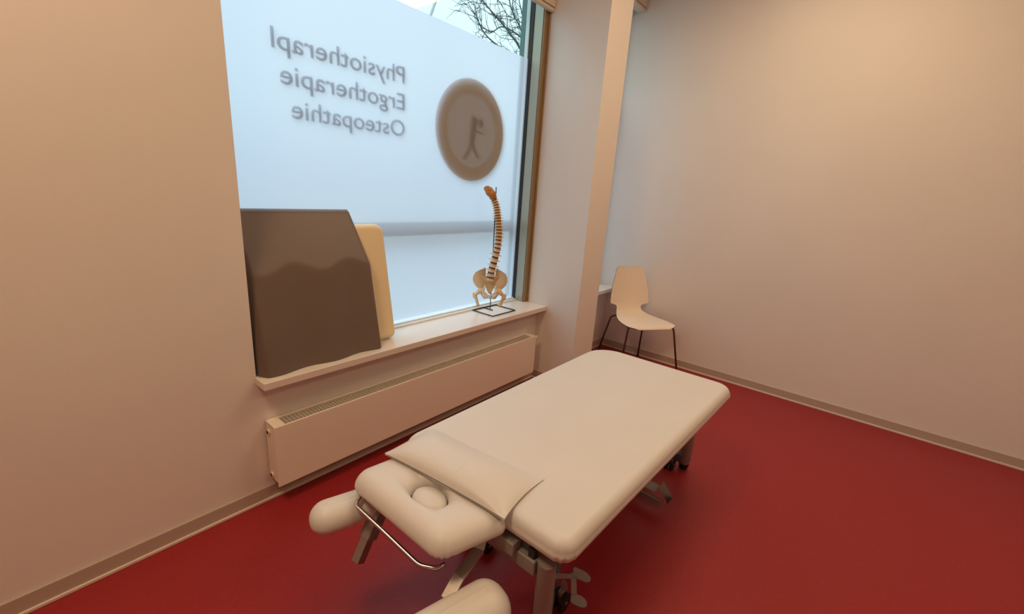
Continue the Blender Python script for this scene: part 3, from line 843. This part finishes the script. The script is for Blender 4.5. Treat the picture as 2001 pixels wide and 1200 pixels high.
def tree():
    root = empty('bare_tree', (12.2, 9.2, -.2))
    o0 = Vector(root.location); bm = BM(); tw = BM(); rnd = random.Random(11)
    tube(bm, [Vector((0, 0, 0)), Vector((-.1, 0, 2.2)), Vector((-.3, -.1, 4.0)), Vector((-.2, 0, 6.5)), Vector((0, .2, 9.5))], [.20, .17, .14, .10, .03], 10)
    obj('trunk', bm, M['bark'], root, smooth=True)
    def w(p): return Vector(p) - o0
    limbs = [([(12.0, 9.1, 3.6), (11.0, 8.6, 4.15), (10.2, 8.2, 4.55), (9.6, 8, 4.80), (8.95, 8, 4.83), (8.3, 8, 4.98), (8.02, 8, 5.25), (7.90, 8, 5.50)], .030),
             ([(12.0, 9.1, 3.9), (10.9, 8.5, 4.3), (10.05, 8.1, 4.75), (9.62, 8, 5.02), (9.1, 8, 5.28), (8.55, 8, 5.48), (8.05, 8, 5.66)], .045),
             ([(12.0, 9.1, 4.3), (10.8, 8.5, 4.8), (10.0, 8.1, 5.15), (9.6, 8, 5.45), (9.25, 8, 5.72), (9.0, 8, 6.1)], .035),
             ([(12.0, 9.1, 4.2), (10.9, 8.5, 4.9), (10.0, 8.1, 5.22), (9.45, 8, 5.30), (8.9, 8, 5.30), (8.55, 8, 5.10), (8.2, 8, 5.10), (8.02, 8, 5.20)], .028),
             ([(12.0, 9.1, 5.2), (10.8, 8.5, 5.6), (9.95, 8.1, 5.6), (9.55, 8, 5.9), (9.35, 8, 6.3)], .03),
             ([(12.0, 9.1, 5.0), (11.0, 8.7, 5.3), (10.2, 8.2, 5.50), (9.6, 8, 5.60), (9.1, 8, 5.60), (8.85, 8, 5.72)], .018)]
    bm = BM()
    def twig(p, d, L, r, depth):
        pts = [p]; q = p.copy(); dd = d.normalized()
        for k in range(5):
            dd = (dd + Vector((rnd.uniform(-.45, .45), rnd.uniform(-.3, .3), rnd.uniform(-.35, .45)))).normalized()
            q = q + dd * L / 5; pts.append(q.copy())
        tube(tw, smooth_path(pts, 2), [max(r * (1 - .6 * i / 10), .003) for i in range(11)], 4)
        if depth > 0:
            for k in range(3):
                twig(rnd.choice(pts[1:]), dd + Vector((rnd.uniform(-1, 1), rnd.uniform(-.7, .7), rnd.uniform(-1, 1))), L * .55, r * .65, depth - 1)
    for pts, r in limbs:
        P = smooth_path([w(p) for p in pts], 4); n = len(P)
        tube(bm, P, [max(r * (1 - .75 * i / n), .006) for i in range(n)], 6)
        for i in range(n // 3, n):
            d = (P[min(i + 1, n - 1)] - P[i - 1]).normalized()
            twig(P[i], d + Vector((rnd.uniform(-.6, .3), rnd.uniform(-.6, .6), rnd.uniform(-1.1, 1.1))), rnd.uniform(.3, .65), .009, 1)
    obj('limbs', bm, M['bark'], root, smooth=True)
    obj('twigs', tw, M['bark'], root)
    tag(root, 'leafless tree outside, branches seen through the clear top of the window', 'tree')
tree()

# ------------------------------------------------------------------ light
W = bpy.data.worlds.new('World'); S.world = W; W.use_nodes = True
nt = W.node_tree; bg = nt.nodes['Background']
tc = nt.nodes.new('ShaderNodeTexCoord'); sx = nt.nodes.new('ShaderNodeSeparateXYZ'); nt.links.new(tc.outputs['Generated'], sx.inputs[0])
cr = nt.nodes.new('ShaderNodeValToRGB'); nt.links.new(sx.outputs['Z'], cr.inputs['Fac'])
e = cr.color_ramp.elements
e[0].position = 0.0; e[0].color = (.11, .14, .165, 1); e[1].position = 1.; e[1].color = (.86, .96, 1., 1)
k = e.new(.12); k.color = (.18, .24, .26, 1); k = e.new(.34); k.color = (.235, .30, .33, 1)
nt.links.new(cr.outputs['Color'], bg.inputs['Color']); bg.inputs['Strength'].default_value = 4.4

def area(name, loc, size, power, col, rot=(0, 0, 0)):
    l = bpy.data.lights.new(name, 'AREA'); l.shape = 'RECTANGLE'; l.size, l.size_y = size; l.energy = power; l.color = col
    o = bpy.data.objects.new(name, l); COL.objects.link(o); o.location = loc; o.rotation_euler = rot; return o
WARM = (1., .72, .43)
area('ceiling_and_fill_light', (2.62, .32, ZC - .02), (1.4, .9), 26, WARM)
area('ceiling_and_fill_light', (-.40, 1.05, ZC - .02), (.6, .6), 32, WARM)
area('ceiling_and_fill_light', (1.3, -1.7, ZC - .02), (1.2, .6), 23, WARM)  # unseen lamp, added as fill for the radiator and lower walls

# ------------------------------------------------------------------ camera
cam = bpy.data.cameras.new('Camera'); co = bpy.data.objects.new('Camera', cam); COL.objects.link(co)
cam.sensor_fit = 'HORIZONTAL'; cam.sensor_width = 36; cam.lens = 847.2355 / 2001 * 36; cam.clip_start = .01; cam.clip_end = 200
R = ((0.63610197, -0.16017958, 0.75479586), (-0.7687046, -0.21629071, 0.60192322), (0.06683952, -0.9630996, -0.26071373))
m = Matrix(((R[0][0], -R[0][1], -R[0][2], 0), (R[1][0], -R[1][1], -R[1][2], 0), (R[2][0], -R[2][1], -R[2][2], 1.5), (0, 0, 0, 1)))
co.matrix_world = m
S.camera = co
S.view_settings.view_transform = 'Standard'; S.view_settings.look = 'None'; S.view_settings.gamma = 1
S.view_settings.use_curve_mapping = False; S.view_settings.exposure = .05
S.cycles.max_bounces = 12; S.cycles.diffuse_bounces = 6; S.cycles.glossy_bounces = 4; S.cycles.transmission_bounces = 6; S.cycles.transparent_max_bounces = 8
S.cycles.use_denoising = True; S.cycles.sample_clamp_indirect = 8
